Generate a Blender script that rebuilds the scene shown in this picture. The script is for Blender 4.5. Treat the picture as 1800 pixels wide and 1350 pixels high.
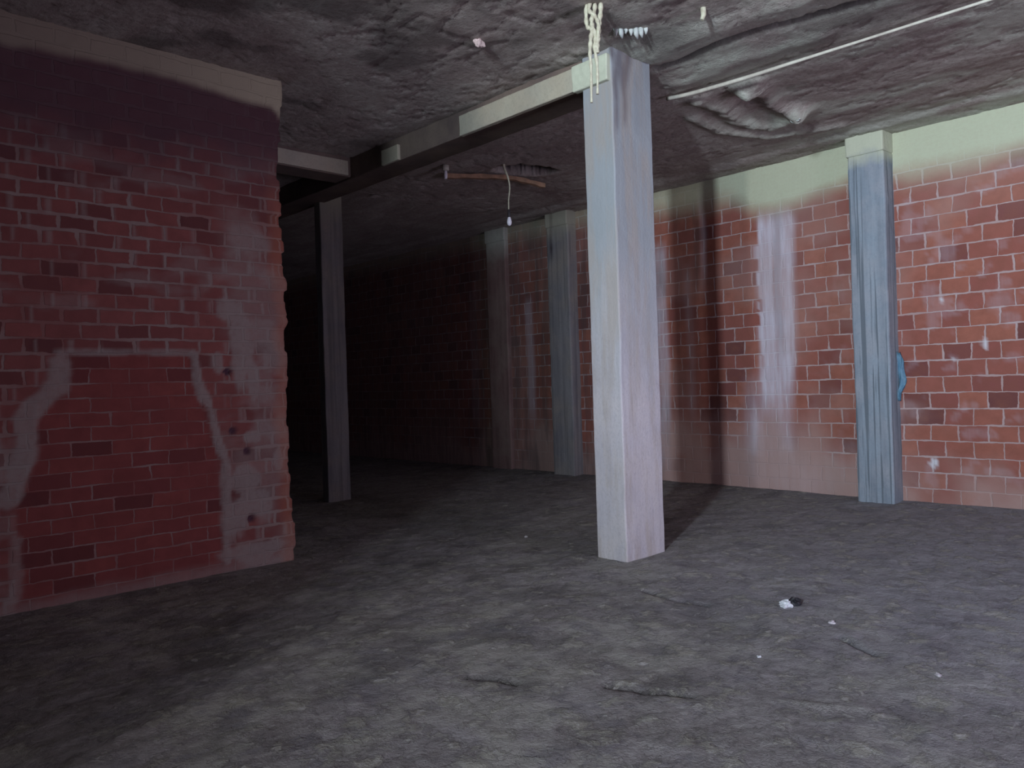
import bpy, bmesh, math
import numpy as np
from mathutils import Vector, Matrix, noise as mnoise

scene = bpy.context.scene
for o in list(bpy.data.objects):
    bpy.data.objects.remove(o, do_unlink=True)
COL = scene.collection

# ------------------------------------------------------------------ camera
CAM_H = 1.5
F_PX, ROLL, YAW = 1390.0, 0.032, math.atan2(1471.0, 1390.0)
up_c = Vector((-math.sin(ROLL), math.cos(ROLL), 0))
rt_c = Vector((math.cos(ROLL), math.sin(ROLL), 0))
fw_c = Vector((0, 0, -1))
ax_x = math.cos(YAW) * fw_c + math.sin(YAW) * rt_c      # world X seen from the camera
ax_y = math.sin(YAW) * fw_c - math.cos(YAW) * rt_c
R3 = Matrix((ax_x, ax_y, up_c))
cam = bpy.data.cameras.new('camera')
cam.sensor_width = 36.0
cam.lens = F_PX / 1800.0 * 36.0
cam.clip_start = 0.05
cam_o = bpy.data.objects.new('camera', cam)
COL.objects.link(cam_o)
cam_o.matrix_world = Matrix.Translation((0, 0, CAM_H)) @ R3.to_4x4()
scene.camera = cam_o

# ------------------------------------------------------------------ world, daylight, exposure
scene.view_settings.view_transform = 'Standard'
scene.view_settings.look = 'None'
scene.view_settings.gamma = 1.0
scene.view_settings.use_curve_mapping = False
scene.view_settings.exposure = 0.0

world = bpy.data.worlds.new('outside_sky')
scene.world = world
world.use_nodes = True
world.node_tree.nodes['Background'].inputs[0].default_value = (0.35, 0.45, 0.6, 1)
world.node_tree.nodes['Background'].inputs[1].default_value = 0.05

X_REAR = -5.5
# daylight in the openings: rear wall (y0, y1, z0, z1, watts, colour, yaw, tilt down, spread in degrees)
WINDOWS = [(-1.06, -.74, 2.5, 3.75, 205, (0.82, 0.945, 1.10), 12, -2, 66),
           (0.30, 0.54, 2.5, 3.75, 52, (0.98, 0.96, 1.02), 19, -4, 74),
           (-4.1, -1.9, .9, 2.7, 14, (0.84, 0.90, 1.0), 18, -8, 130)]
# added fill light in a made-up opening of the near wall (x0, x1, z0, z1, watts, colour)
FILL_OPENING = (3.6, 6.2, 0.2, 1.7, 74, (1.0, 0.87, 1.20))
def add_area_light(loc, w, h, watts, col, d, spread):
    l = bpy.data.lights.new('window_or_fill_light', 'AREA')
    l.shape = 'RECTANGLE'; l.size = w; l.size_y = h
    l.energy = watts; l.color = col; l.spread = math.radians(spread)
    lo = bpy.data.objects.new('window_or_fill_light', l)
    COL.objects.link(lo)
    lo.location = loc
    lo.rotation_euler = Vector(d).to_track_quat('-Z', 'Y').to_euler()
for y0, y1, z0, z1, w, c, yaw, tilt, spr in WINDOWS:
    yw, tl = math.radians(yaw), math.radians(tilt)
    add_area_light((X_REAR + 0.16, (y0 + y1) / 2, (z0 + z1) / 2), y1 - y0, z1 - z0, w, c,
             (math.cos(yw) * math.cos(tl), math.sin(yw) * math.cos(tl), -math.sin(tl)), spr)
add_area_light(((FILL_OPENING[0] + FILL_OPENING[1]) / 2, -4.6, (FILL_OPENING[2] + FILL_OPENING[3]) / 2), FILL_OPENING[1] - FILL_OPENING[0], FILL_OPENING[3] - FILL_OPENING[2],
         FILL_OPENING[4], FILL_OPENING[5], (.02, 1, .15), 100)

# ------------------------------------------------------------------ numpy noise
def _hash(ix, iy, seed):
    n = (ix.astype(np.int64) * 374761393 + iy.astype(np.int64) * 668265263 + seed * 1442695041) & 0x7fffffff
    n = ((n ^ (n >> 13)) * 1274126177) & 0x7fffffff
    n = ((n ^ (n >> 16)) * 668265263) & 0x7fffffff
    return (n & 0xffff) / 65535.0

def vnoise(x, y, seed=0):
    ix = np.floor(x); iy = np.floor(y)
    fx = x - ix; fy = y - iy
    fx = fx * fx * (3 - 2 * fx); fy = fy * fy * (3 - 2 * fy)
    a = _hash(ix, iy, seed); b = _hash(ix + 1, iy, seed)
    c = _hash(ix, iy + 1, seed); d = _hash(ix + 1, iy + 1, seed)
    return (a * (1 - fx) + b * fx) * (1 - fy) + (c * (1 - fx) + d * fx) * fy

def fbm(x, y, seed=0, oct=4, gain=0.5):
    s = 0; a = 1; t = 0
    for i in range(oct):
        s = s + a * vnoise(x * 2 ** i + 17.3 * i, y * 2 ** i - 9.1 * i, seed + i)
        t += a; a *= gain
    return s / t                     # 0..1

def sstep(a, b, x):
    t = np.clip((x - a) / (b - a), 0, 1)
    return t * t * (3 - 2 * t)

def seg(x, y, pts):
    """distance to a polyline"""
    d = np.full_like(x, 1e9)
    for (ax, ay), (bx, by) in zip(pts[:-1], pts[1:]):
        dx, dy = bx - ax, by - ay
        L = dx * dx + dy * dy + 1e-12
        t = np.clip(((x - ax) * dx + (y - ay) * dy) / L, 0, 1)
        d = np.minimum(d, np.hypot(x - ax - t * dx, y - ay - t * dy))
    return d

def gauss(x, y, cx, cy, sx, sy, ang=0):
    c, s = math.cos(ang), math.sin(ang)
    u = (x - cx) * c + (y - cy) * s; v = -(x - cx) * s + (y - cy) * c
    return np.exp(-(u / sx) ** 2 - (v / sy) ** 2)

# ------------------------------------------------------------------ mesh helpers
def link(name, me, mat=None, parent=None):
    o = bpy.data.objects.new(name, me)
    COL.objects.link(o)
    if mat: me.materials.append(mat)
    if parent: o.parent = parent
    return o

def tag(o, label=None, cat=None, group=None, kind=None):
    if label: o['label'] = label
    if cat: o['category'] = cat
    if group: o['group'] = group
    if kind: o['kind'] = kind
    return o

def empty(name, loc, label, cat, group=None):
    o = bpy.data.objects.new(name, None)
    COL.objects.link(o); o.location = loc
    o.empty_display_size = 0.2
    return tag(o, label, cat, group)

def grid_slab(name, U, V, P, back, masks, mat, parent=None, smooth=True):
    """U,V: 2-D arrays of surface metres (for UV), P: (n,m,3) positions, back: offset of the rear face"""
    n, m = U.shape
    top = P.reshape(-1, 3)
    idx = np.arange(n * m).reshape(n, m)
    quads = np.stack([idx[:-1, :-1], idx[1:, :-1], idx[1:, 1:], idx[:-1, 1:]], -1).reshape(-1, 4)
    ring = np.concatenate([idx[:, 0], idx[-1, 1:], idx[-2::-1, -1], idx[0, -2:0:-1]])
    base = n * m
    k = len(ring)
    backv = top[ring] + np.array(back)
    verts = np.concatenate([top, backv])
    faces = [tuple(q) for q in quads.tolist()]
    for i in range(k):
        j = (i + 1) % k
        faces.append((int(ring[i]), base + i, base + j, int(ring[j])))
    faces.append(tuple(base + i for i in range(k))[::-1])
    me = bpy.data.meshes.new(name)
    me.from_pydata(verts.tolist(), [], faces)
    me.update()
    uv = np.concatenate([np.stack([U.ravel(), V.ravel()], -1),
                         np.stack([U.ravel(), V.ravel()], -1)[ring]])
    ul = me.uv_layers.new(name='UVMap')
    li = np.empty(len(me.loops), dtype=np.int32)
    me.loops.foreach_get('vertex_index', li)
    ul.data.foreach_set('uv', uv[li].astype(np.float32).ravel())
    for an, arrs in masks.items():
        at = me.color_attributes.new(an, 'FLOAT_COLOR', 'POINT')
        c = np.zeros((len(verts), 4), dtype=np.float32); c[:, 3] = 1
        for i, a in enumerate(arrs):
            c[:n * m, i] = np.clip(a, 0, 1).ravel()
            c[n * m:, i] = c[ring, i]
        at.data.foreach_set('color', c.ravel())
    bm = bmesh.new(); bm.from_mesh(me)
    bmesh.ops.recalc_face_normals(bm, faces=bm.faces)
    bm.to_mesh(me); bm.free()
    if smooth:
        f = np.zeros(len(me.polygons), dtype=bool); f[:len(quads)] = True
        me.polygons.foreach_set('use_smooth', f)
    return link(name, me, mat, parent)

def box_mesh(name, lo, hi, step=None, rough=0.0, bevel=0.0, seed=0.0, freq=3.0):
    bm = bmesh.new()
    lo = Vector(lo); hi = Vector(hi)
    bmesh.ops.create_cube(bm, size=1)
    for v in bm.verts:
        v.co = Vector([lo[i] + (v.co[i] + .5) * (hi[i] - lo[i]) for i in range(3)])
    if bevel:
        bmesh.ops.bevel(bm, geom=list(bm.edges), offset=bevel, segments=2, affect='EDGES', profile=0.5)
    if step:
        for ax in range(3):
            n = int((hi[ax] - lo[ax]) / step)
            for i in range(1, n):
                co = Vector((0, 0, 0)); co[ax] = lo[ax] + (hi[ax] - lo[ax]) * i / n
                no = Vector((0, 0, 0)); no[ax] = 1
                bmesh.ops.bisect_plane(bm, geom=bm.verts[:] + bm.edges[:] + bm.faces[:], plane_co=co, plane_no=no)
        if rough:
            for v in bm.verts:
                p = v.co * freq + Vector((seed, seed * 1.7, seed * .3))
                d = mnoise.noise_vector(p) + 0.5 * mnoise.noise_vector(p * 2.7) + 0.35 * mnoise.noise_vector(p * 7)
                d.z = 0 if (abs(v.co.z - lo.z) < 1e-4 or abs(v.co.z - hi.z) < 1e-4) else d.z
                v.co += d * rough
    bmesh.ops.recalc_face_normals(bm, faces=bm.faces)
    me = bpy.data.meshes.new(name); bm.to_mesh(me); bm.free()
    return me

def tube_into(bm, pts, r, n=10, caps=True):
    pts = [Vector(p) for p in pts]
    rr = r if isinstance(r, (list, tuple)) else [r] * len(pts)
    rings = []
    nrm = None
    for i, p in enumerate(pts):
        t = (pts[min(i + 1, len(pts) - 1)] - pts[max(i - 1, 0)]).normalized()
        if nrm is None:
            a = Vector((0, 0, 1)) if abs(t.z) < .9 else Vector((1, 0, 0))
            nrm = t.cross(a).normalized()
        nrm = (nrm - t * nrm.dot(t)).normalized()
        b = t.cross(nrm)
        rings.append([bm.verts.new(p + (nrm * math.cos(2 * math.pi * k / n) + b * math.sin(2 * math.pi * k / n)) * rr[i]) for k in range(n)])
    for a, b in zip(rings[:-1], rings[1:]):
        for k in range(n):
            bm.faces.new((a[k], a[(k + 1) % n], b[(k + 1) % n], b[k])).smooth = True
    if caps:
        bm.faces.new(rings[0][::-1]); bm.faces.new(rings[-1])

def catmull(pts, k=8):
    P = [Vector(p) for p in pts]; P = [P[0] * 2 - P[1]] + P + [P[-1] * 2 - P[-2]]
    out = []
    for i in range(1, len(P) - 2):
        for j in range(k):
            t = j / k
            out.append(0.5 * ((2 * P[i]) + (P[i + 1] - P[i - 1]) * t + (2 * P[i - 1] - 5 * P[i] + 4 * P[i + 1] - P[i + 2]) * t * t
                              + (-P[i - 1] + 3 * P[i] - 3 * P[i + 1] + P[i + 2]) * t ** 3))
    out.append(P[-2])
    return out

def from_bm(name, bm, mat, parent=None):
    bmesh.ops.recalc_face_normals(bm, faces=bm.faces)
    me = bpy.data.meshes.new(name); bm.to_mesh(me); bm.free()
    return link(name, me, mat, parent)

def lump_mesh(name, c, size, seed, rough=0.35, sub=3, flat=0.0):
    """an irregular lump; c is its centre"""
    bm = bmesh.new()
    bmesh.ops.create_icosphere(bm, subdivisions=sub, radius=1)
    for v in bm.verts:
        p = v.co.copy()
        d = mnoise.noise(p * 1.3 + Vector((seed, 0, 0))) + .5 * mnoise.noise(p * 3.1 + Vector((0, seed, 0)))
        q = p * (1 + rough * d)
        q = Vector((q.x * size[0], q.y * size[1], q.z * size[2]))
        if flat and q.z < -size[2] * flat: q.z = -size[2] * flat
        v.co = q + Vector(c)
    me = bpy.data.meshes.new(name); bm.to_mesh(me); bm.free()
    return me

# ------------------------------------------------------------------ material helpers
class NT:
    def __init__(s, name):
        s.m = bpy.data.materials.new(name); s.m.use_nodes = True
        s.t = s.m.node_tree; s.n = s.t.nodes; s.l = s.t.links
        s.b = s.n['Principled BSDF']
        s.b.inputs['Roughness'].default_value = 0.9
        s.b.inputs['Specular IOR Level'].default_value = 0.25
    def new(s, ty, **kw):
        n = s.n.new(ty)
        for k, v in kw.items(): setattr(n, k, v)
        return n
    def put(s, sock, val):
        if val is None: return
        if isinstance(val, bpy.types.NodeSocket): s.l.new(val, sock)
        elif isinstance(val, (tuple, list)) and len(val) == 3 and sock.type == 'RGBA': sock.default_value = (*val, 1)
        else: sock.default_value = val
    def math(s, op, a, b=None, clamp=False):
        n = s.new('ShaderNodeMath', operation=op); n.use_clamp = clamp
        s.put(n.inputs[0], a); s.put(n.inputs[1], b); return n.outputs[0]
    def vmath(s, op, a, b=None):
        n = s.new('ShaderNodeVectorMath', operation=op)
        s.put(n.inputs[0], a); s.put(n.inputs[1], b); return n.outputs[0]
    def mix(s, f, a, b, mode='MIX'):
        n = s.new('ShaderNodeMix', data_type='RGBA', blend_type=mode)
        s.put(n.inputs[0], f); s.put(n.inputs[6], a); s.put(n.inputs[7], b); return n.outputs[2]
    def ramp(s, f, stops):
        n = s.new('ShaderNodeValToRGB'); e = n.color_ramp.elements
        while len(e) < len(stops): e.new(0.5)
        for el, (p, c) in zip(e, stops):
            el.position = p; el.color = (c, c, c, 1) if isinstance(c, (int, float)) else (*c, 1)
        s.put(n.inputs[0], f); return n.outputs[0]
    def noise(s, vec, scale, detail=4, rough=0.55, dist=0.0, color=False):
        n = s.new('ShaderNodeTexNoise'); s.put(n.inputs['Vector'], vec)
        n.inputs['Scale'].default_value = scale; n.inputs['Detail'].default_value = detail
        n.inputs['Roughness'].default_value = rough; n.inputs['Distortion'].default_value = dist
        return n.outputs['Color'] if color else n.outputs['Fac']
    def mapv(s, vec, scale=(1, 1, 1), loc=(0, 0, 0)):
        n = s.new('ShaderNodeMapping'); s.put(n.inputs[0], vec)
        n.inputs['Scale'].default_value = scale; n.inputs['Location'].default_value = loc
        return n.outputs[0]
    def uv(s): return s.new('ShaderNodeTexCoord').outputs['UV']
    def obj(s): return s.new('ShaderNodeTexCoord').outputs['Object']
    def attr(s, name):
        a = s.new('ShaderNodeAttribute', attribute_name=name)
        sp = s.new('ShaderNodeSeparateColor'); s.l.new(a.outputs['Color'], sp.inputs[0])
        return sp.outputs
    def bump(s, h, strength=0.5, dist=0.02, prev=None):
        n = s.new('ShaderNodeBump'); n.inputs['Strength'].default_value = strength
        n.inputs['Distance'].default_value = dist
        s.put(n.inputs['Height'], h); s.put(n.inputs['Normal'], prev)
        return n.outputs[0]
    def done(s, col, nrm=None, rough=None):
        s.put(s.b.inputs['Base Color'], col); s.put(s.b.inputs['Normal'], nrm)
        s.put(s.b.inputs['Roughness'], rough)
        return s.m

def concrete(name, c1, c2, c3, streak=True, bumps=0.4, head=None, runs=0.0, top_shade=None):
    t = NT(name); o = t.obj()
    st = t.noise(t.mapv(o, (9, 9, 0.6) if streak else (2, 2, 2)), 1.0, 5, .6)
    bl = t.noise(o, 2.2, 5, .6)
    fine = t.noise(o, 38, 4, .7)
    col = t.mix(t.ramp(st, [(.36, 0.0), (.62, 1.0)]), c1, c2)
    col = t.mix(t.ramp(bl, [(.42, 0.0), (.68, .8)]), col, c3)
    col = t.mix(t.math('MULTIPLY', t.ramp(fine, [(.3, 1.0), (.5, 0.0)]), .35), col, (c1[0] * .6, c1[1] * .6, c1[2] * .6))
    if top_shade or head:
        sep = t.new('ShaderNodeSeparateXYZ'); t.l.new(o, sep.inputs[0]); z = sep.outputs[2]
    if runs:
        rn = t.noise(t.mapv(o, (22, 22, .35), (3, 1, 0)), 1.0, 3, .5)
        col = t.mix(t.math('MULTIPLY', t.ramp(rn, [(.54, 0.0), (.62, 1.0)]), runs), col, tuple(v * .42 for v in c1))
    if top_shade:      # cooler, darker upper shaft: weaker light painted into the concrete colour, uneven edge
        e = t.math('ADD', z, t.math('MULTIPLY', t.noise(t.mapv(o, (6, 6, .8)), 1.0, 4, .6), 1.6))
        col = t.mix(t.ramp(t.math('DIVIDE', e, 5.0), [(.42, 0.0), (.72, 1.0)]), col, top_shade)
    if top_shade:
        oc = t.math('MULTIPLY', t.ramp(t.noise(t.mapv(o, (7, 7, 1.1), (0, 2, 0)), 1.0, 4, .6), [(.47, 0.0), (.62, 1.0)]), .45)
        col = t.mix(oc, col, (.33, .285, .235))
    if head:      # cream limewash brushed over the head
        e = t.math('ADD', z, t.math('MULTIPLY', t.noise(o, 5, 4, .6), .22))
        col = t.mix(t.ramp(t.math('DIVIDE', e, 5.0), [(head[1] / 5, 0.0), (head[2] / 5, 1.0)]), col, head[0])
    return t.done(col, t.bump(t.math('ADD', fine, t.math('MULTIPLY', st, 1.5)), bumps, .008))

def plain(name, c, c2=None, scale=12, rough=.9, bumps=.3):
    t = NT(name); o = t.obj()
    n = t.noise(o, scale, 5, .6)
    c2 = c2 or tuple(v * .6 for v in c)
    return t.done(t.mix(t.ramp(n, [(.35, 0.0), (.65, 1.0)]), c, c2), t.bump(n, bumps, .006), rough)

def brick_layer(t, vec, w, h, size_lo, size_hi, cA, cB, cDark, mortar, seed=0.0, mlo=.7):
    wob = t.vmath('MULTIPLY', t.vmath('SUBTRACT', t.noise(vec, 3.2, 3, .6, color=True), (.5, .5, .5)), (.055, .03, 0))
    wob2 = t.vmath('MULTIPLY', t.vmath('SUBTRACT', t.noise(vec, 24, 2, .6, color=True), (.5, .5, .5)), (.016, .010, 0))
    v = t.vmath('ADD', t.vmath('ADD', vec, wob), wob2)
    v = t.vmath('ADD', v, (seed, 0, 0))
    b = t.new('ShaderNodeTexBrick')
    b.offset = 0.5; b.squash = 1.0
    b.inputs['Scale'].default_value = 1
    b.inputs['Brick Width'].default_value = w; b.inputs['Row Height'].default_value = h
    b.inputs['Mortar Smooth'].default_value = 0.35
    b.inputs['Bias'].default_value = 0.0
    b.inputs['Color1'].default_value = (0, 0, 0, 1); b.inputs['Color2'].default_value = (1, 1, 1, 1)
    b.inputs['Mortar'].default_value = (.5, .5, .5, 1)
    t.put(b.inputs['Vector'], v)
    ms = t.ramp(t.noise(vec, 4.5, 2, .5), [(.4, size_lo), (.7, size_hi)])
    t.put(b.inputs['Mortar Size'], ms)
    rnd = b.outputs['Color']
    col = t.mix(t.ramp(rnd, [(0.0, 0.0), (1.0, 1.0)]), cA, cB)
    col = t.mix(t.ramp(rnd, [(.80, 0.0), (.97, .8)]), col, cDark)
    bl = t.noise(vec, 7, 4, .6)
    col = t.mix(t.ramp(bl, [(.35, .0), (.7, .55)]), col, tuple(x * .62 for x in cA))
    mv = t.ramp(t.noise(vec, 1.6, 3, .6), [(.38, mlo), (.6, .95)])
    col = t.mix(t.math('MULTIPLY', b.outputs['Fac'], mv), col, mortar)
    return col, b.outputs['Fac']

# colours (linear)
CREAM = (0.46, 0.50, 0.36)
WHITE = (0.50, 0.50, 0.52)

def right_wall_material():
    t = NT('red_block_masonry_right'); uv = t.uv()
    col, fac = brick_layer(t, uv, .285, .179, .006, .016, (.33, .125, .085), (.23, .075, .066), (.115, .046, .045), (.42, .33, .32), .06)
    s1 = t.attr('tone_mask'); s2 = t.attr('stain_b')
    wash = s1[0]; cream = s1[1]; grime_shade = s1[2]
    fine = t.noise(uv, 26, 5, .7)
    strk = t.noise(t.mapv(uv, (14, 1.0, 1)), 1.0, 5, .65)
    w = t.math('MULTIPLY', wash, t.ramp(strk, [(.25, .45), (.6, 1.0)]), clamp=True)
    col = t.mix(t.math('MULTIPLY', w, .9), col, (.56, .55, .62))
    dust = s2[0]
    col = t.mix(t.math('MULTIPLY', dust, .85), col, (.37, .255, .225))
    g = t.math('MULTIPLY', grime_shade, t.ramp(strk, [(.3, .55), (.7, 1.0)]))
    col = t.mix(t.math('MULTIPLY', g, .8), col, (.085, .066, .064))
    c = t.math('MULTIPLY', cream, t.ramp(fine, [(.2, .85), (.6, 1.0)]))
    col = t.mix(c, col, CREAM)
    col = t.mix(s2[1], col, (.55, .55, .58))
    h = t.math('SUBTRACT', t.math('MULTIPLY', fine, .5), t.math('MULTIPLY', t.math('MULTIPLY', fac, t.math('SUBTRACT', 1.0, cream)), .7))
    return t.done(col, t.bump(h, .55, .012))

def left_wall_material():
    t = NT('old_brick_masonry_left'); uv = t.uv()
    colA, fA = brick_layer(t, uv, .25, .114, .007, .022, (.24, .080, .070), (.17, .056, .052), (.10, .036, .036), (.26, .19, .17), .03, .25)
    colB, fB = brick_layer(t, t.vmath('ADD', uv, (.4, .03, 0)), .285, .109, .004, .010, (.225, .060, .052), (.175, .046, .044), (.10, .030, .030), (.25, .17, .155), .11, .2)
    s1 = t.attr('tone_mask'); s2 = t.attr('stain_b')
    inside = s1[0]; mort = s1[1]; cream = s1[2]
    col = t.mix(inside, colA, colB)
    fac = t.mix(inside, fA, fB)
    fine = t.noise(uv, 22, 5, .7)
    m = t.math('MULTIPLY', mort, t.ramp(fine, [(.25, .7), (.55, 1.0)]))
    col = t.mix(t.math('MULTIPLY', m, .85), col, (.27, .23, .21))
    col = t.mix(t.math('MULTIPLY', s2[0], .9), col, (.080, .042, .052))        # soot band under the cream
    col = t.mix(t.math('MULTIPLY', s2[1], .75), col, (.42, .16, .085))         # bare orange brick at the broken edge
    col = t.mix(cream, col, (.40, .36, .26))
    col = t.mix(s2[2], col, (.075, .035, .05))
    h = t.math('SUBTRACT', t.math('MULTIPLY', fine, .5), t.math('MULTIPLY', fac, .7))
    return t.done(col, t.bump(h, .6, .012))

def floor_material():
    t = NT('dusty_earth_floor'); o = t.uv()
    s1 = t.attr('tone_mask')
    big = t.noise(o, .55, 4, .6); mid = t.noise(o, 2.6, 6, .65, .4); fine = t.noise(o, 15, 6, .7); xf = t.noise(o, 70, 4, .7)
    col = t.mix(t.ramp(mid, [(.38, 0.0), (.62, 1.0)]), (.225, .205, .20), (.335, .315, .32))
    col = t.mix(t.ramp(big, [(.4, 0.0), (.7, .6)]), col, (.27, .26, .225))
    col = t.mix(t.ramp(fine, [(.30, .8), (.50, 0.0)]), col, (.14, .125, .125))
    col = t.mix(t.ramp(t.noise(t.mapv(o, (1, 1.6, 1)), 7, 6, .7, .6), [(.52, 0.0), (.66, .55)]), col, (.43, .415, .40))
    col = t.mix(t.ramp(xf, [(.55, 0.0), (.70, .5)]), col, (.42, .40, .40))
    col = t.mix(t.math('MULTIPLY', s1[0], .75), col, (.42, .41, .37))
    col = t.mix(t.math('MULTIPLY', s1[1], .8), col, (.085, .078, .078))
    col = t.mix(t.math('MULTIPLY', s1[2], .7), col, (.33, .34, .39))
    pv = t.vmath('ADD', o, t.vmath('MULTIPLY', t.noise(o, 9, 3, .6, color=True), (.12, .12, 0)))
    pa = t.noise(pv, 5.5, 7, .72); pb = t.noise(t.vmath('ADD', pv, (5, 2, 0)), 3.4, 7, .7)
    col = t.mix(t.ramp(pa, [(.53, 0.0), (.58, .42)]), col, (.43, .42, .34))
    col = t.mix(t.ramp(pb, [(.54, 0.0), (.60, .5)]), col, (.185, .175, .195))
    col = t.mix(t.ramp(t.noise(pv, 11, 5, .7), [(.60, 0.0), (.66, .5)]), col, (.50, .49, .50))
    h = t.math('ADD', t.math('MULTIPLY', mid, .8), t.math('ADD', t.math('MULTIPLY', fine, .8), t.math('MULTIPLY', xf, .3)))
    h = t.math('ADD', h, t.math('MULTIPLY', t.ramp(pa, [(.50, 0.0), (.60, 1.0)]), .5))
    return t.done(col, t.bump(h, .8, .035), .95)

def ceiling_material():
    t = NT('rough_cast_ceiling'); o = t.uv()
    s1 = t.attr('tone_mask')
    big = t.noise(o, .8, 4, .6); mid = t.noise(t.mapv(o, (3.5, 1.3, 1)), 1.4, 6, .65, .5); fine = t.noise(o, 20, 6, .75)
    col = t.mix(t.ramp(mid, [(.4, 0.0), (.62, 1.0)]), (.34, .295, .265), (.44, .415, .37))
    col = t.mix(t.ramp(big, [(.42, 0.0), (.66, .55)]), col, (.28, .235, .22))
    col = t.mix(t.ramp(fine, [(.32, .7), (.52, 0.0)]), col, (.17, .145, .125))
    col = t.mix(t.ramp(t.noise(t.mapv(o, (1.6, 1, 1)), 9, 6, .75), [(.55, 0.0), (.68, .6)]), col, (.55, .54, .48))
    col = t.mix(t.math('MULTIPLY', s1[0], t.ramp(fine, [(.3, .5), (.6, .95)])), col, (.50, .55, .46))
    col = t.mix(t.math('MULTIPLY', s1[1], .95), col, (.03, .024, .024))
    h = t.math('ADD', mid, t.math('MULTIPLY', fine, .8))
    return t.done(col, t.bump(h, .7, .028))

M_CONC = concrete('weathered_concrete', (.47, .46, .48), (.40, .39, .42), (.50, .47, .46), top_shade=(.28, .31, .325))
M_PIL = concrete('blue_grey_pilaster_concrete', (.27, .33, .38), (.19, .23, .27), (.31, .33, .36), runs=.85, head=((.47, .50, .38), 3.95, 4.15))
M_PILD = concrete('dark_pilaster_concrete', (.24, .235, .24), (.16, .155, .165), (.27, .24, .21), runs=.4, head=((.30, .29, .23), 3.85, 4.15))
M_DUSTY = concrete('dusty_red_rendered_pilaster', (.19, .12, .11), (.13, .08, .075), (.20, .15, .13), head=((.32, .32, .28), 3.75, 4.1))
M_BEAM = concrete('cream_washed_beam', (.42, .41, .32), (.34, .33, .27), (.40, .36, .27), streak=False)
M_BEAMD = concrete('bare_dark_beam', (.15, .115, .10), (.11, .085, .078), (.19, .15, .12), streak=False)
M_CREAM = plain('cream_limewash', (.52, .57, .44), (.44, .48, .37), 9)
M_SHELL = plain('grey_shell_concrete', (.16, .14, .14), (.11, .10, .10), 2)
M_ROPE = plain('pale_cord', (.55, .56, .42), (.40, .38, .28), 30)
M_WIRE = plain('pale_conduit_plastic', (.55, .55, .46), (.40, .38, .32), 8, .6)

C_Z = 4.25
XR = 9.46
YL = 6.47

# ------------------------------------------------------------------ floor
xs = np.concatenate([np.arange(-5.6, 0.6, .25), np.arange(.6, 6.2, .028), np.arange(6.2, 9.72, .06), [9.74]])
ys = np.concatenate([np.arange(-4.8, 0.4, .25), np.arange(.4, 6.2, .028), np.arange(6.2, 12, .07), np.arange(12, 22.3, .3), [22.4]])
X, Y = np.meshgrid(xs, ys, indexing='ij')
H = .030 * (fbm(X * .5, Y * .5, 3, 3) - .5) + .014 * (fbm(X * 2.3, Y * 2.3, 11, 4) - .5) + .011 * (fbm(X * 9, Y * 9, 21, 4) - .5)
# gentle ridges of trodden dirt
rid = np.abs(fbm(X * 1.3 + .6 * Y, Y * 2.6 - .3 * X, 31, 4) - .5)
H += .004 * np.exp(-(rid / .03) ** 2)
rng = np.random.RandomState(4)
cr = [[(2.99, 2.56), (3.05, 2.36), (3.15, 2.18)], [(2.59, 3.15), (2.66, 3.02), (2.70, 2.91)], [(4.42, 2.01), (4.33, 1.88), (4.28, 1.77)],
      [(4.49, 3.47), (4.44, 3.2), (4.50, 2.96)]]
D = np.minimum.reduce([seg(X, Y, c) for c in cr]) + .02 * (fbm(X * 7, Y * 7, 5) - .5)
crack = np.exp(-(np.clip(D, 0, 9) / .020) ** 2)
H -= .026 * crack
D2 = seg(X, Y, [(3.38, 1.84), (3.45, 1.66), (3.53, 1.49)]) + .03 * (fbm(X * 9, Y * 9, 8) - .5)
ridge2 = np.exp(-(np.clip(D2, 0, 9) / .028) ** 2)
H += .014 * ridge2
near_wall = np.minimum(np.abs(X - XR), 9)
H += .03 * np.exp(-(near_wall / .25))
hol = gauss(X, Y, 4.25, 2.75, .35, .22, .5)
H -= .02 * hol
p1 = gauss(X, Y, 3.9, 2.75, .22, .13, .5) + gauss(X, Y, 3.3, 3.75, .2, .09, .6) + .9 * gauss(X, Y, 2.8, 2.75, .3, .12, 1.0) \
    + .8 * gauss(X, Y, 2.35, 3.3, .16, .09, .3) + gauss(X, Y, 3.8, 4.2, .35, .12, .4) + .7 * gauss(X, Y, 4.7, 3.3, .3, .1, -.7)
pale = sstep(.52, .66, fbm(X * 3.1, Y * 3.1, 41, 5)) * .75 + p1 * .8 * fbm(X * 8, Y * 8, 42) + ridge2 * .6
pale *= sstep(8.5, 5.5, X + .35 * Y)
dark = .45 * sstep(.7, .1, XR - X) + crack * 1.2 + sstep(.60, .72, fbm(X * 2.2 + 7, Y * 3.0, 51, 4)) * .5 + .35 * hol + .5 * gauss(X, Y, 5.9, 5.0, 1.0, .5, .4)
blue = sstep(4.8, 1.0, Y - .25 * (X - 4)) * sstep(2.6, 5.5, X) * .8
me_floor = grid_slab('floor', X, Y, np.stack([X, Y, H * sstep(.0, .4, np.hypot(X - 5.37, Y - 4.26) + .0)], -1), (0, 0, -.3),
                     {'tone_mask': [pale, dark, blue]}, floor_material())
tag(me_floor, 'uneven trodden earth and concrete floor', 'floor', kind='structure')

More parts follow.
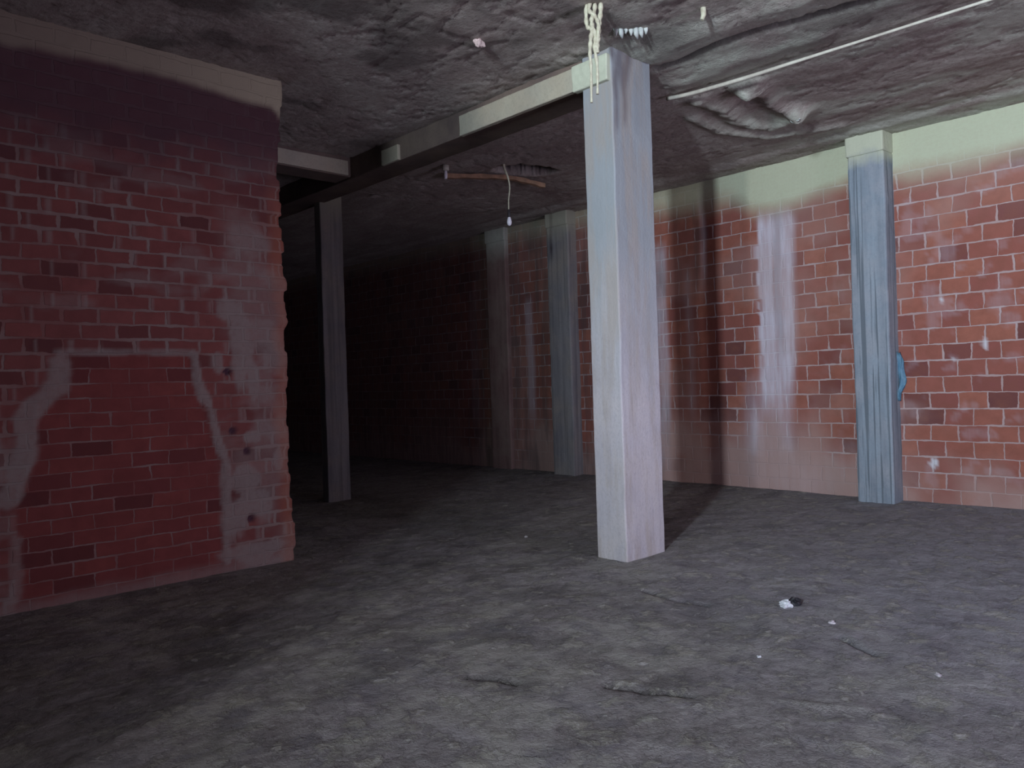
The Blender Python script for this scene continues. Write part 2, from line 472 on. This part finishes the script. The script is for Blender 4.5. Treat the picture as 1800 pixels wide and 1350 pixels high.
# ------------------------------------------------------------------ ceiling
xs = np.concatenate([np.arange(-5.6, .8, .3), np.arange(.8, 9.7, .035), [9.74]])
ys = np.concatenate([np.arange(-4.8, 1.2, .3), np.arange(1.2, 9.5, .035), np.arange(9.5, 22.3, .2), [22.4]])
X, Y = np.meshgrid(xs, ys, indexing='ij')
lit = sstep(.5, 3.5, X) * sstep(7.5, 4.5, Y)
am = .3 + .7 * sstep(3.5, 6.0, X)
Hc = .04 * (fbm(X * .7, Y * .5, 61, 3) - .5) + am * .032 * (fbm(X * 2.4, Y * 1.5, 66, 4) - .5) + am * .014 * (fbm(X * 10, Y * 7, 71, 4) - .5)
Hc += .012 * (np.abs(fbm(X * 3.5, Y * 2.2, 75, 4) - .5) < .02)
# crevice that runs along Y, and the slab step beside it
Dc = seg(X, Y, [(5.80, 4.15), (5.85, 3.9), (5.79, 3.53), (5.82, 3.18), (5.95, 2.69), (6.1, 2.0), (6.25, 1.0)])
Hc += .07 * np.exp(-(Dc / .04) ** 2)
Hc += -.035 * np.exp(-(seg(X, Y, [(5.55, 4.0), (5.5, 3.2), (5.7, 2.3), (5.9, 1.2)]) / .16) ** 2)
Hc += -.025 * np.exp(-(seg(X, Y, [(6.25, 4.2), (6.2, 3.6), (6.3, 2.9)]) / .14) ** 2)
# lumps and swirled plaster beyond the conduit
head0 = np.exp(-(np.maximum(np.abs(X - 5.3), np.abs(Y - 4.3)) / .5) ** 4)
swirl = np.exp(-(seg(X, Y, [(6.75, 4.35), (7.2, 4.35), (7.7, 4.45), (8.1, 4.3), (8.0, 4.0)]) / .10) ** 2)
swirl2 = np.exp(-(seg(X, Y, [(6.8, 3.75), (7.15, 3.85), (7.5, 3.95), (7.85, 3.88)]) / .09) ** 2)
swirl3 = np.exp(-(seg(X, Y, [(7.2, 4.7), (7.8, 4.75), (8.4, 4.5), (8.7, 3.8)]) / .08) ** 2)
lump = gauss(X, Y, 6.87, 3.90, .13, .09) * 1.2 + gauss(X, Y, 7.86, 3.86, .13, .12)
Hc -= .06 * swirl + .06 * swirl2 + .045 * swirl3 + .10 * lump + .022 * (swirl + swirl2 + .5 * head0) * (fbm(X * 16, Y * 16, 97, 3) - .5) * 2
Hc += .03 * gauss(X, Y, 7.15, 4.05, .16, .10)
# ledge where the formwork met the right wall
Hc -= .035 * sstep(9.0, 9.15, X + .05 * fbm(Y * 2, Y * 0, 5))
# hole with a torn lip in the far ceiling
hole = sstep(.55, 1.0, gauss(X, Y, 7.22, 7.25, .48, .26, -.5) * 1.35 + .35 * (fbm(X * 9, Y * 9, 91) - .5))
Hc += .34 * hole
# build-up of mortar round the pillar head
head = np.exp(-(np.maximum(np.abs(X - 5.3), np.abs(Y - 4.3)) / .38) ** 4)
Hc -= .03 * head * fbm(X * 8, Y * 8, 95)
pt = sstep(.50, .62, fbm(X * 2.6, Y * 1.1, 81, 5)) * sstep(4.2, 5.2, X) * sstep(5.0, 4.0, Y) * .65
pt += .9 * np.exp(-(seg(X, Y, [(5.62, 4.0), (5.6, 3.3), (5.75, 2.5), (5.8, 1.6)]) / .13) ** 2) * fbm(X * 3, Y * 1.5, 83)
pt += .8 * np.exp(-(seg(X, Y, [(6.15, 4.3), (6.1, 3.7), (6.25, 3.1)]) / .16) ** 2) * fbm(X * 5, Y * 3, 84)
pt += .8 * swirl * fbm(X * 9, Y * 9, 85) + 1.0 * gauss(X, Y, 6.85, 3.90, .15, .08) + .4 * swirl3
pt += .55 * head * fbm(X * 6, Y * 6, 86) + .7 * gauss(X, Y, 7.75, 3.85, .06, .06)
dk = .9 * np.exp(-(Dc / .05) ** 2) + 1.2 * sstep(.02, .3, hole) + .5 * gauss(X, Y, 6.3, 2.6, .35, .8) + .55 * sstep(.55, .68, fbm(X * 1.3, Y * 2.2, 88, 4)) * sstep(6.4, 3.5, X)  # inside of the hole painted dark in place of shade
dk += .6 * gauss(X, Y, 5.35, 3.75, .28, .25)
ce = grid_slab('ceiling', X, Y, np.stack([X, Y, C_Z + Hc], -1), (0, 0, .45), {'tone_mask': [pt, dk]}, ceiling_material())
tag(ce, 'rough unplastered concrete slab ceiling', 'ceiling', kind='structure')

# ------------------------------------------------------------------ right wall
ys = np.arange(-4.7, 22.1, .035); zs = np.arange(-.1, 4.36, .035)
Yg, Zg = np.meshgrid(ys, zs, indexing='ij')
dx = .012 * (fbm(Yg * 1.2, Zg * 1.2, 101, 3) - .5) + .008 * (fbm(Yg * 9, Zg * 9, 103, 3) - .5)
warp = .10 * (fbm(Yg * 0 + Zg * 1.2, Zg * .8, 107, 3) - .5)
Yw = Yg + warp
def streak(y0, y1, z0, z1, soft=.05, fz=.3):
    return sstep(y0 - soft, y0 + soft, Yw) * sstep(y1 + soft, y1 - soft, Yw) * sstep(z0 - fz, z0 + fz, Zg) * sstep(z1 + .15, z1 - .15, Zg)
n1 = fbm(Yg * 3.5, Zg * 1.2, 111, 4)
n2 = fbm(Yg * 9, Zg * 1.0, 112, 3)
blk = .10 * (_hash(np.floor(Yw / .1425), np.floor(Zg / .179), 5) - .5)
wash = sstep(4.78, 4.86, Yw) * sstep(5.32, 5.22, Yw + blk) * sstep(.8, 1.9, Zg) * sstep(3.75, 3.4, Zg) * (.65 + .8 * n2) + streak(4.75, 4.86, 2.0, 3.5, .03) * .5
wash += .55 * streak(4.9, 5.5, .2, 1.5, .12, .3) * n1 * 1.4
wash += 1.2 * gauss(Yg, Zg, 4.7, .18, .6, .28) * (n1 + .3) + 1.0 * gauss(Yg, Zg, 5.2, .35, .30, .5) * (n1 + .2)
wash += .75 * streak(6.72, 6.92, 0.1, 3.4, .05) * (.4 + n2) + .45 * streak(6.05, 6.14, 2.8, 4.2, .03)
wash += .5 * streak(6.3, 6.4, 1.0, 3.0, .05) * n2 + .55 * streak(9.45, 9.62, .9, 2.9, .04) + .4 * streak(10.9, 11.1, .8, 3.2, .05) * n1
wash += .35 * sstep(.62, .72, fbm(Yg * 5, Zg * 5, 131, 4)) * sstep(5, 3, Yg) * .5
edge = .16 * (fbm(Yg * 2.2, Zg * 2.2, 121, 4) - .5)
bandz = .0 + np.interp(Yg, [2.0, 2.6, 3.4, 4.1, 4.6, 5.3, 5.6, 6.5, 7.5, 12], [3.93, 3.88, 3.90, 3.95, 3.83, 3.80, 3.95, 3.95, 4.05, 4.1])
cream = sstep(bandz - .30, bandz + .14, Zg + edge * .8) * np.interp(Yg, [1, 3, 4.0, 5.5, 7, 9, 13], [.85, .85, 1, 1, .75, .4, .3])
cream += .35 * sstep(bandz - .42, bandz, Zg + edge * 2) * sstep(5.6, 5.0, Yg)
grime_shade = .75 * streak(4.95, 5.05, 1.8, 3.9, .03) * n2 + .7 * streak(6.15, 6.25, 2.8, 4.25, .04) + .55 * streak(6.95, 7.4, 1, 4.0, .1) * n1 * 1.5
grime_shade += .5 * sstep(6.0, 7.2, Yg) * sstep(.5, .65, n2) + .35 * sstep(7.5, 9.5, Yg) + .25 * sstep(8.9, 10, Yg) + .5 * sstep(10.5, 13, Yg)  # besides grime, the far end is darkened in the colour for lost light
grime_shade += .55 * sstep(.55, .75, fbm(Yg * 2, Zg * .7, 141, 3)) * sstep(6.2, 6.8, Yg) + .35 * streak(6.2, 6.6, 1.2, 3.9, .1)
dust = sstep(.85, .1, Zg + 1.2 * (fbm(Yg * 1.5, Zg * 1.5, 151, 4) - .5) + .25 * sstep(4.2, 3.2, Yg)) * .95
dust += .9 * sstep(1.25, .5, Zg + .7 * (n1 - .5)) * sstep(4.2, 4.6, Yg) * sstep(6.1, 5.7, Yg)
dust += .35 * sstep(2.8, 4.0, Zg) * sstep(4, 3, Yg) + .35 * sstep(.45, .7, fbm(Yg * 1.1, Zg * 1.4, 155, 4))
spl = gauss(Yg, Zg, 2.66, 1.77, .028, .07) + gauss(Yg, Zg, 3.20, .47, .05, .07, .4) + .7 * gauss(Yg, Zg, 2.95, 1.62, .03, .02) + .9 * gauss(Yg, Zg, 3.06, 2.28, .022, .05)
P = np.stack([XR - dx, Yg, Zg], -1)
w = grid_slab('wall_right', Yg, Zg, P, (.22, 0, 0), {'tone_mask': [wash, cream, grime_shade], 'stain_b': [dust, sstep(.35, .6, spl)]}, right_wall_material())
tag(w, 'red block wall with whitewash runs and cream top band', 'wall', kind='structure')

# ------------------------------------------------------------------ left wall with a ragged free end
xs = np.concatenate([np.arange(-.5, 1.0, .1), np.arange(1.0, 3.36, .02)]); xs = np.append(xs, 3.38)
zs = np.arange(-.1, 4.36, .02)
Xg, Zg = np.meshgrid(xs, zs, indexing='ij')
rag = .035 * (fbm(Zg * 9, Zg * 0, 201, 3) - .5) + .03 * (np.floor(_hash(np.floor(Zg / .109), Zg * 0, 7) * 3) / 2 - .5)
rag = rag + .04 * np.exp(-((Zg - 2.12) / .06) ** 2) - .03 * np.exp(-((Zg - 1.2) / .5) ** 2) + np.interp(Zg, [0, 1.0, 2, 2.6, 3.4, 4.2], [.0, 0, 0, -.01, -.03, .01])
Xr = Xg + np.where(Xg > 3.0, (Xg - 3.0) / .38, 0) * rag
patch_l = np.interp(Zg, [.1, .83, 1.08, 1.51, 1.58, 1.83], [1.25, 1.28, 1.38, 1.44, 1.56, 1.58])
patch_r = np.interp(Zg, [.1, .91, 1.46, 1.83], [2.75, 2.76, 2.60, 2.54])
wx = .05 * (fbm(Xg * 6, Zg * 6, 211, 3) - .5)
inside = sstep(-.02, .02, Xg + wx - patch_l) * sstep(.02, -.02, Xg + wx - patch_r) * sstep(1.85, 1.81, Zg)
n1 = fbm(Xg * 4, Zg * 4, 221, 4); n2 = fbm(Xg * 11, Zg * 11, 223, 3)
jit = .06 * (n2 - .5)
dl = seg(Xg, Zg, [(1.25, .1), (1.27, .5)]) ; dl2 = seg(Xg, Zg, [(1.22, .80), (1.33, 1.1), (1.36, 1.40), (1.55, 1.60), (1.57, 1.76)])
mort = sstep(.10, .05, dl2 + jit) * .9 + sstep(.06, .02, dl + jit) * .6
mort += sstep(.035, .012, seg(Xg, Zg, [(1.55, 1.84), (2.56, 1.84)]) + jit * .5) * .75
mort += sstep(.05, .02, seg(Xg, Zg, [(2.55, 1.83), (2.60, 1.52), (2.66, 1.42)]) + jit) + sstep(.04, .015, seg(Xg, Zg, [(2.66, 1.42), (2.72, 1.15), (2.79, .93)]) + jit)
mort += sstep(.05, .02, seg(Xg, Zg, [(2.79, .9), (2.78, .55)]) + jit) * .8 + sstep(.045, .02, seg(Xg, Zg, [(2.77, .42), (2.77, .12)]) + jit) * .9
for cx, cz, sx, sz in [(2.95, 1.9, .10, .38), (3.05, 1.6, .06, .18), (2.95, .75, .14, .14), (3.05, .55, .16, .12), (2.85, .45, .12, .16), (3.02, 1.12, .09, .06), (2.75, 1.75, .05, .10), (3.0, .15, .3, .08), (3.28, .9, .05, .10), (2.85, 2.2, .12, .10)]:
    mort += .85 * sstep(.3, .6, gauss(Xg, Zg, cx, cz, sx, sz) + .5 * (n2 - .5))
# wide smeared joints of the old masonry
mort += .5 * sstep(2.72, 2.95, Xg + .2 * (n1 - .5)) * sstep(3.9, 3.2, Zg) * sstep(.36, .55, fbm(Xg * 2.2, Zg * 2.2, 251, 4))
row = np.floor(Zg / .114); cell = np.floor((Xg + .117 * (row % 2)) / .235)
fx = (Xg + .117 * (row % 2)) / .235 - cell
mort += .55 * (1 - inside) * (_hash(cell, row, 9) > .62) * sstep(.12, .05, np.minimum(fx, 1 - fx) + jit)
mort += .35 * sstep(.52, .68, fbm(Xg * 2.3, Zg * 5, 231, 4)) * (1 - inside)
mort += sstep(.12, .02, Zg + .10 * (n1 - .5)) * .6
band = np.interp(Xg, [-.5, 1.2, 2.0, 2.8, 3.3, 3.4], [4.0, 4.02, 4.06, 4.05, 4.0, 3.92])
cream = sstep(band - .05, band + .03, Zg + .06 * (n1 - .5)) * np.interp(Xg, [0, 1.3, 2.2, 3.3], [.35, .45, .6, .95])
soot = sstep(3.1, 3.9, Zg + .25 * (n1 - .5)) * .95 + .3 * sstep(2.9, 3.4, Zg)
orange = sstep(3.22, 3.34, Xg + .12 * (n1 - .5)) * sstep(3.7, 2.8, Zg) * .42
holes = sum(sstep(.5, .7, gauss(Xg, Zg, a, b, .05, .035)) for a, b in [(2.83, 1.68), (2.98, 1.0), (3.0, .42), (2.86, 1.18)])
dy = .016 * (fbm(Xg * 2, Zg * 2, 241, 3) - .5) + .012 * (fbm(Xg * 14, Zg * 14, 243, 3) - .5) - .012 * np.clip(mort, 0, 1) * n2 + .03 * holes + .01 * inside
P = np.stack([Xr, YL + dy, Zg], -1)
w = grid_slab('wall_left', Xg, Zg, P, (0, .20, 0), {'tone_mask': [inside, mort, cream], 'stain_b': [soot, orange, holes]}, left_wall_material())
tag(w, 'dim brick wall with bricked-up patch and broken free end', 'wall', kind='structure')

# ------------------------------------------------------------------ rest of the shell
def shell(name, lo, hi, label):
    o = link(name, box_mesh(name, lo, hi, None), M_SHELL)
    return tag(o, label, 'wall', kind='structure')
shell('wall_return', (-.62, 2.95, -.1), (-.42, YL + .2, C_Z + .2), 'grey wall return behind the viewer')
shell('wall_entry', (X_REAR, 2.95, -.1), (-.62, 3.15, C_Z + .2), 'grey wall of the entrance passage')
shell('wall_back', (-2.8, 22.0, -.1), (9.46, 22.2, C_Z + .2), 'far unlit back wall')
shell('wall_far', (-2.8, YL + .2, -.1), (-2.6, 22.0, C_Z + .2), 'unlit side wall of the back room')
shell('wall_far_front', (-2.6, YL + .2, -.1), (-.62, YL + .4, C_Z + .2), 'unlit wall of the back room')
bm = bmesh.new()
def addbox(bm, lo, hi):
    r = bmesh.ops.create_cube(bm, size=1)['verts']
    for v in r:
        v.co = Vector([lo[i] + (v.co[i] + .5) * (hi[i] - lo[i]) for i in range(3)])
xa, xb = X_REAR - .2, X_REAR
cuts = sorted([(w[0], w[1], w[2], w[3]) for w in WINDOWS])
y = -4.75
for a, b, z0, z1 in cuts:
    addbox(bm, (xa, y, -.1), (xb, a, C_Z + .2))
    addbox(bm, (xa, a, -.1), (xb, b, z0)); addbox(bm, (xa, a, z1), (xb, b, C_Z + .2))
    y = b
addbox(bm, (xa, y, -.1), (xb, 3.15, C_Z + .2))
tag(from_bm('wall_rear', bm, M_SHELL), 'grey wall behind the viewer with three openings', 'wall', kind='structure')

x0, x1, z0, z1 = FILL_OPENING[:4]
bm = bmesh.new()
addbox(bm, (X_REAR, -4.75, -.1), (x0, -4.55, C_Z + .2)); addbox(bm, (x1, -4.75, -.1), (9.46, -4.55, C_Z + .2))
addbox(bm, (x0, -4.75, -.1), (x1, -4.55, z0)); addbox(bm, (x0, -4.75, z1), (x1, -4.55, C_Z + .2))
tag(from_bm('wall_near', bm, M_SHELL), 'grey wall behind the viewer with an opening added for the fill light', 'wall', kind='structure')

# ------------------------------------------------------------------ pillars
pl = empty('concrete_pillar', (5.375, 4.26, 0), 'tall square concrete pillar in the middle of the room, lit pale grey', 'pillar')
def part(name, me, mat, parent):
    o = link(name, me, mat)
    o.parent = parent
    o.matrix_parent_inverse = Matrix.Translation(parent.location).inverted()
    return o
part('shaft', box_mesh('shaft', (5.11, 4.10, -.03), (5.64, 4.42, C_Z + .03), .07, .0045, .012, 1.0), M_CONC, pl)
part('capital', box_mesh('capital', (5.065, 4.115, 3.97), (5.14, 4.50, 4.19), .04, .004, .01, 2.0, 9), M_CREAM, pl)['label'] = 'cream limewashed block at the head'

fp = empty('concrete_pillar', (5.62, 9.45, 0), 'slim dim pillar standing alone in the dark opening beyond the left wall', 'pillar')
part('shaft', box_mesh('shaft', (5.42, 9.35, -.03), (5.76, 9.50, C_Z + .05), .12, .006, .01, 5.0), M_PILD, fp)

def pilaster(y0, y1, depth, mat, label, seed):
    p = empty('wall_pilaster', (XR - depth / 2, (y0 + y1) / 2, 0), label, 'pilaster')
    part('shaft', box_mesh('shaft', (XR - depth, y0, -.03), (XR + .03, y1, C_Z - .24), .09, .006, .02, seed), mat, p)
    part('head_block', box_mesh('head_block', (XR - depth - .012, y0 - .002, C_Z - .25), (XR + .03, y1 + .02, C_Z + .02), .06, .006, .02, seed + 3), mat, p)['label'] = 'cream limewashed head'
    return p
pilaster(3.54, 3.95, .26, M_PIL, 'blue-grey concrete pilaster on the bright red wall right of the main pillar', 11)
pilaster(8.42, 8.88, .20, M_PILD, 'dark streaked pilaster just left of the main pillar', 12)
pilaster(10.0, 10.5, .08, M_DUSTY, 'faint pilaster in the gloom behind the hanging bulb', 13)

# ------------------------------------------------------------------ beams
b1 = empty('ceiling_beam', (5.3, 4.42, C_Z), 'long ceiling beam running from the pillar head to the dark corner', 'beam')
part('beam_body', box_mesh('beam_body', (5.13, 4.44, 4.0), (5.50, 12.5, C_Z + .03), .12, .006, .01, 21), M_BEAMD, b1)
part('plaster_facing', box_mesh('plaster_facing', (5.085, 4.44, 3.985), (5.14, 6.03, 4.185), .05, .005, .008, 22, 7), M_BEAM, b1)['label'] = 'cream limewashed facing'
part('plaster_patch', box_mesh('plaster_patch', (5.10, 7.1, 4.0), (5.14, 7.42, 4.17), .05, .004, .008, 23), M_BEAM, b1)['label'] = 'small pale plaster patch'
b2 = empty('ceiling_beam', (4.3, 8.1, C_Z), 'short dim beam over the dark opening beside the left wall', 'beam')
part('beam_body', box_mesh('beam_body', (2.0, 8.1, 4.02), (5.13, 8.45, C_Z + .03), .12, .006, .01, 24), M_BEAMD, b2)
part('plaster_facing', box_mesh('plaster_facing', (2.6, 8.07, 4.03), (5.08, 8.11, 4.20), .06, .004, .008, 25), M_BEAM, b2)['label'] = 'cream washed facing'

# ------------------------------------------------------------------ conduit on the ceiling
t = empty('electrical_conduit', (6.5, 3, C_Z - .03), 'pale thin conduit running along the ceiling from the main pillar to the right', 'conduit')
bm = bmesh.new()
pts = [(6.42, 4.48, 4.215), (6.44, 4.2, 4.195), (6.47, 3.7, 4.185), (6.50, 3.2, 4.19), (6.55, 2.6, 4.20), (6.60, 1.9, 4.21), (6.64, 1.0, 4.21), (6.7, -.5, 4.21)]
cc = catmull(pts)
tube_into(bm, cc, [.0185 - .007 * sstep(10, 34, i) for i in range(len(cc))], 12)
o = from_bm('conduit_tube', bm, M_WIRE); o.parent = t; o.matrix_parent_inverse = Matrix.Translation(t.location).inverted()

# ------------------------------------------------------------------ cord bundle hanging in front of the pillar head
t = empty('hanging_cord_bundle', (4.47, 3.74, 4.25), 'knotted bundle of pale cords hanging from the ceiling in front of the main pillar head', 'cord')
def strand(pts, r, seed):
    bm = bmesh.new(); pp = catmull(pts, 10)
    rr = [r * (1 + .18 * math.sin(i * .9 + seed)) * (1 if p.z > 4.0 else max(.62, 1 - (4.0 - p.z) * 1.6)) for i, p in enumerate(pp)]
    tube_into(bm, pp, rr, 10)
    o = from_bm('cord', bm, M_ROPE); o.parent = t; o.matrix_parent_inverse = Matrix.Translation(t.location).inverted()
cx, cy = 4.47, 3.74
def R(u, z, d=0):   # u metres to the right across the view, z height, d metres nearer
    rx, ry = .687, -.727
    return (cx + rx * u - .727 * d, cy + ry * u - .687 * d, z)
strand([R(-.030, 4.34), R(-.050, 4.20), R(-.045, 4.10), R(-.015, 4.07, .01), R(-.024, 4.00), R(-.032, 3.90), R(-.028, 3.78), R(-.032, 3.54)], .0155, 0)
strand([R(.015, 4.30), R(.012, 4.22), R(-.012, 4.15, .02), R(-.010, 4.09, .02), R(.012, 4.02), R(.004, 3.94), R(.018, 3.80), R(.014, 3.60)], .0155, 1)
strand([R(.060, 4.30), R(.055, 4.20), R(.042, 4.12), R(.034, 4.04), R(.024, 3.96), R(.022, 3.90)], .017, 2)
strand([R(-.01, 4.30), R(-.03, 4.21, .02), R(.01, 4.16, .025), R(.035, 4.10, .02), R(.03, 4.02, .01), R(.018, 3.95)], .014, 3)

# ------------------------------------------------------------------ hanging bulb and the torn ceiling batten
t = empty('pendant_bulb', (6.79, 7.16, C_Z), 'small white bulb hanging on a pale cord below the ceiling hole', 'bulb')
bm = bmesh.new()
tube_into(bm, catmull([(6.77, 7.19, 4.30), (6.775, 7.185, 4.20), (6.80, 7.15, 4.08), (6.815, 7.14, 3.95), (6.80, 7.15, 3.80), (6.795, 7.15, 3.66)]),
          [.020 - .012 * min(1, i / 22) for i in range(41)], 8)
o = from_bm('cord', bm, M_ROPE); o.parent = t; o.matrix_parent_inverse = Matrix.Translation(t.location).inverted()
def lathe(name, prof, c, mat, par, n=20):
    bm = bmesh.new(); rings = []
    for r, z in prof:
        rings.append([bm.verts.new((c[0] + r * math.cos(2 * math.pi * k / n), c[1] + r * math.sin(2 * math.pi * k / n), c[2] + z)) for k in range(n)])
    for a, b in zip(rings[:-1], rings[1:]):
        for k in range(n): bm.faces.new((a[k], a[(k + 1) % n], b[(k + 1) % n], b[k])).smooth = True
    bm.faces.new(rings[0]); bm.faces.new(rings[-1][::-1])
    o = from_bm(name, bm, mat); o.parent = par; o.matrix_parent_inverse = Matrix.Translation(par.location).inverted()
    return o
M_SOCK = plain('dark_bulb_holder', (.05, .045, .05), None, 10, .5)
M_BULB = plain('white_bulb_glass', (.80, .80, .86), (.75, .75, .8), 5, .25, 0)
lathe('bulb_holder', [(.008, .10), (.017, .095), (.019, .05), (.021, .02), (.018, .0)], (6.80, 7.15, 3.58), M_SOCK, t)
lathe('bulb_glass', [(.016, .01), (.018, -.01), (.026, -.035), (.031, -.06), (.030, -.08), (.022, -.10), (.008, -.112)], (6.80, 7.15, 3.585), M_BULB, t)

# torn lath: a bent board hanging from the edge of the hole
bm = bmesh.new()
P0 = [(6.42, 7.93, 4.20), (6.7, 7.76, 4.205), (7.0, 7.62, 4.215), (7.2, 7.52, 4.21), (7.45, 7.46, 4.19), (7.72, 7.42, 4.165)]
cp = catmull(P0, 8)
prev = None
for i, p in enumerate(cp):
    tt = (cp[min(i + 1, len(cp) - 1)] - cp[max(0, i - 1)]).normalized()
    sd = Vector((0, 0, 1)).cross(tt).normalized()
    wd = .030 + .006 * math.sin(i * 1.3); th = .026 + .004 * math.sin(i * .7)
    ring = [bm.verts.new(p + sd * a * wd + Vector((0, 0, 1)) * b * th) for a, b in ((-1, -1), (1, -1), (1, 1), (-1, 1))]
    if prev:
        for k in range(4): bm.faces.new((prev[k], prev[(k + 1) % 4], ring[(k + 1) % 4], ring[k]))
    else: bm.faces.new(ring[::-1])
    prev = ring
bm.faces.new(prev)
M_LATH = plain('bare_orange_timber', (.36, .22, .14), (.26, .17, .11), 14)
tag(from_bm('timber_batten', bm, M_LATH), 'bent orange-brown timber batten hanging under the torn ceiling beside the bulb', 'batten')
# pale fitting stub near the beam
t = empty('ceiling_rose', (6.25, 7.70, C_Z), 'tiny pale ceiling fitting between the long beam and the bulb', 'ceiling fitting')
lathe('fitting_base', [(.045, .03), (.045, -.03), (.035, -.04)], (6.25, 7.70, 4.23), M_WIRE, t, 14)
lathe('fitting_stub', [(.02, .02), (.024, -.05), (.018, -.09)], (6.25, 7.70, 4.18), M_BULB, t, 12)

# ------------------------------------------------------------------ ceiling bits
def lump(name, c, size, seed, mat, label, cat, rough=.5):
    return tag(link(name, lump_mesh(name, c, size, seed, rough), mat), label, cat)
M_PINK = plain('pinkish_plaster', (.62, .50, .47), (.50, .40, .38), 12)
M_PLAS = plain('pale_mortar', (.55, .60, .56), (.38, .42, .40), 16)
lump('plaster_dab', (4.22, 4.72, 4.235), (.045, .035, .035), 3, M_PINK, 'small pinkish plaster dab on the dim ceiling left of the pillar', 'plaster dab')
bm = bmesh.new()
for i in range(7):
    a = Vector((4.93 + .030 * i * .9, 3.90 - .028 * i, 4.27))
    k = mnoise.noise(a * 31)
    tube_into(bm, [a, a + Vector((.006, .0, -.035 - .02 * k)), a + Vector((.02 + .02 * k, .01, -.058 - .03 * k))], [.022, .017 + .006 * k, .007], 7)
tag(from_bm('mortar_drips', bm, M_PLAS), 'cluster of white mortar drips on the ceiling above the pillar head', 'mortar')
bm = bmesh.new()
tube_into(bm, [(5.14, 3.24, 4.28), (5.145, 3.24, 4.20), (5.135, 3.25, 4.165)], [.022, .020, .014], 10)
tag(from_bm('ceiling_stub', bm, M_ROPE), 'short pale stub poking out of the ceiling right of the cords', 'stub')
bm = bmesh.new()
rs = np.random.RandomState(9)
for i in range(9):
    a = Vector((7.86 + rs.uniform(-.05, .05), 3.88 + rs.uniform(-.05, .05), 4.16))
    d = Vector((rs.uniform(-.10, .05), rs.uniform(-.08, .08), rs.uniform(-.05, -.01)))
    tube_into(bm, catmull([a, a + d * .5 + Vector((0, 0, -.02)), a + d], 4), .006, 6)
tag(from_bm('wire_tuft', bm, M_PLAS), 'tuft of pale frayed wire on the ceiling lump near the right wall', 'wire')

# ------------------------------------------------------------------ blue plastic behind the pilaster edge
M_BLUE = plain('blue_plastic_sheet', (.26, .50, .66), (.18, .36, .52), 9, .45)
bm = bmesh.new()
rows = []
for i in range(15):
    z = 1.72 - .55 * i / 14
    wdt = .022 * math.sin(math.pi * (i + 1.2) / 16) + .012 + .006 * math.sin(i * .9)
    rows.append([bm.verts.new((XR - .03 - .035 * math.sin(k * 1.6 + i * .5) - .01 * (k % 2), 3.545 - wdt * 2.4 * k / 5, z + .01 * math.sin(k * 2 + i))) for k in range(6)])
for a, b in zip(rows[:-1], rows[1:]):
    for k in range(5): bm.faces.new((a[k], a[k + 1], b[k + 1], b[k])).smooth = True
r = bmesh.ops.solidify(bm, geom=list(bm.faces), thickness=.006)
tag(from_bm('blue_plastic_scrap', bm, M_BLUE), 'strip of blue plastic tucked beside the blue-grey pilaster', 'plastic scrap')

# ------------------------------------------------------------------ scraps on the floor
def floor_h(x, y):
    me = me_floor.data
    ok, loc, nn, ii = me_floor.ray_cast(Vector((x, y, 1)), Vector((0, 0, -1)))
    return loc.z if ok else 0
bpy.context.view_layer.update()
M_SCRAP = plain('white_paper', (.62, .66, .68), (.5, .52, .55), 20)
M_BLACK = plain('black_plastic', (.025, .025, .03), None, 20, .5)
M_STONE = plain('pale_rubble', (.50, .48, .50), (.40, .38, .40), 25)
h = floor_h(4.79, 2.53)
t = empty('litter_scrap', (4.79, 2.53, h), 'crumpled white and black scrap lying on the floor right of the pillar', 'litter')
part('white_wrapper', lump_mesh('white_wrapper', (4.78, 2.545, h + .018), (.035, .040, .024), 5, .7), M_SCRAP, t)
part('black_lump', lump_mesh('black_lump', (4.855, 2.52, h + .022), (.032, .038, .028), 6, .5), M_BLACK, t)
def chip(x, y, s, seed, label, mat=M_STONE):
    h = floor_h(x, y)
    tag(link('rubble_chip', lump_mesh('rubble_chip', (x, y, h + s * .25), (s, s * .8, s * .5), seed, .7, 2), mat), label, 'rubble')
chip(4.64, 2.17, .022, 1, 'small pale chip on the floor right of the white and black scrap')
chip(3.85, 2.21, .013, 2, 'tiny white chip on the floor nearer than the white and black scrap', M_SCRAP)
chip(4.16, 1.42, .018, 3, 'pale chip on the floor farthest to the right')
chip(5.36, 5.54, .020, 4, 'tiny pale chip on the dim floor left of the pillar')
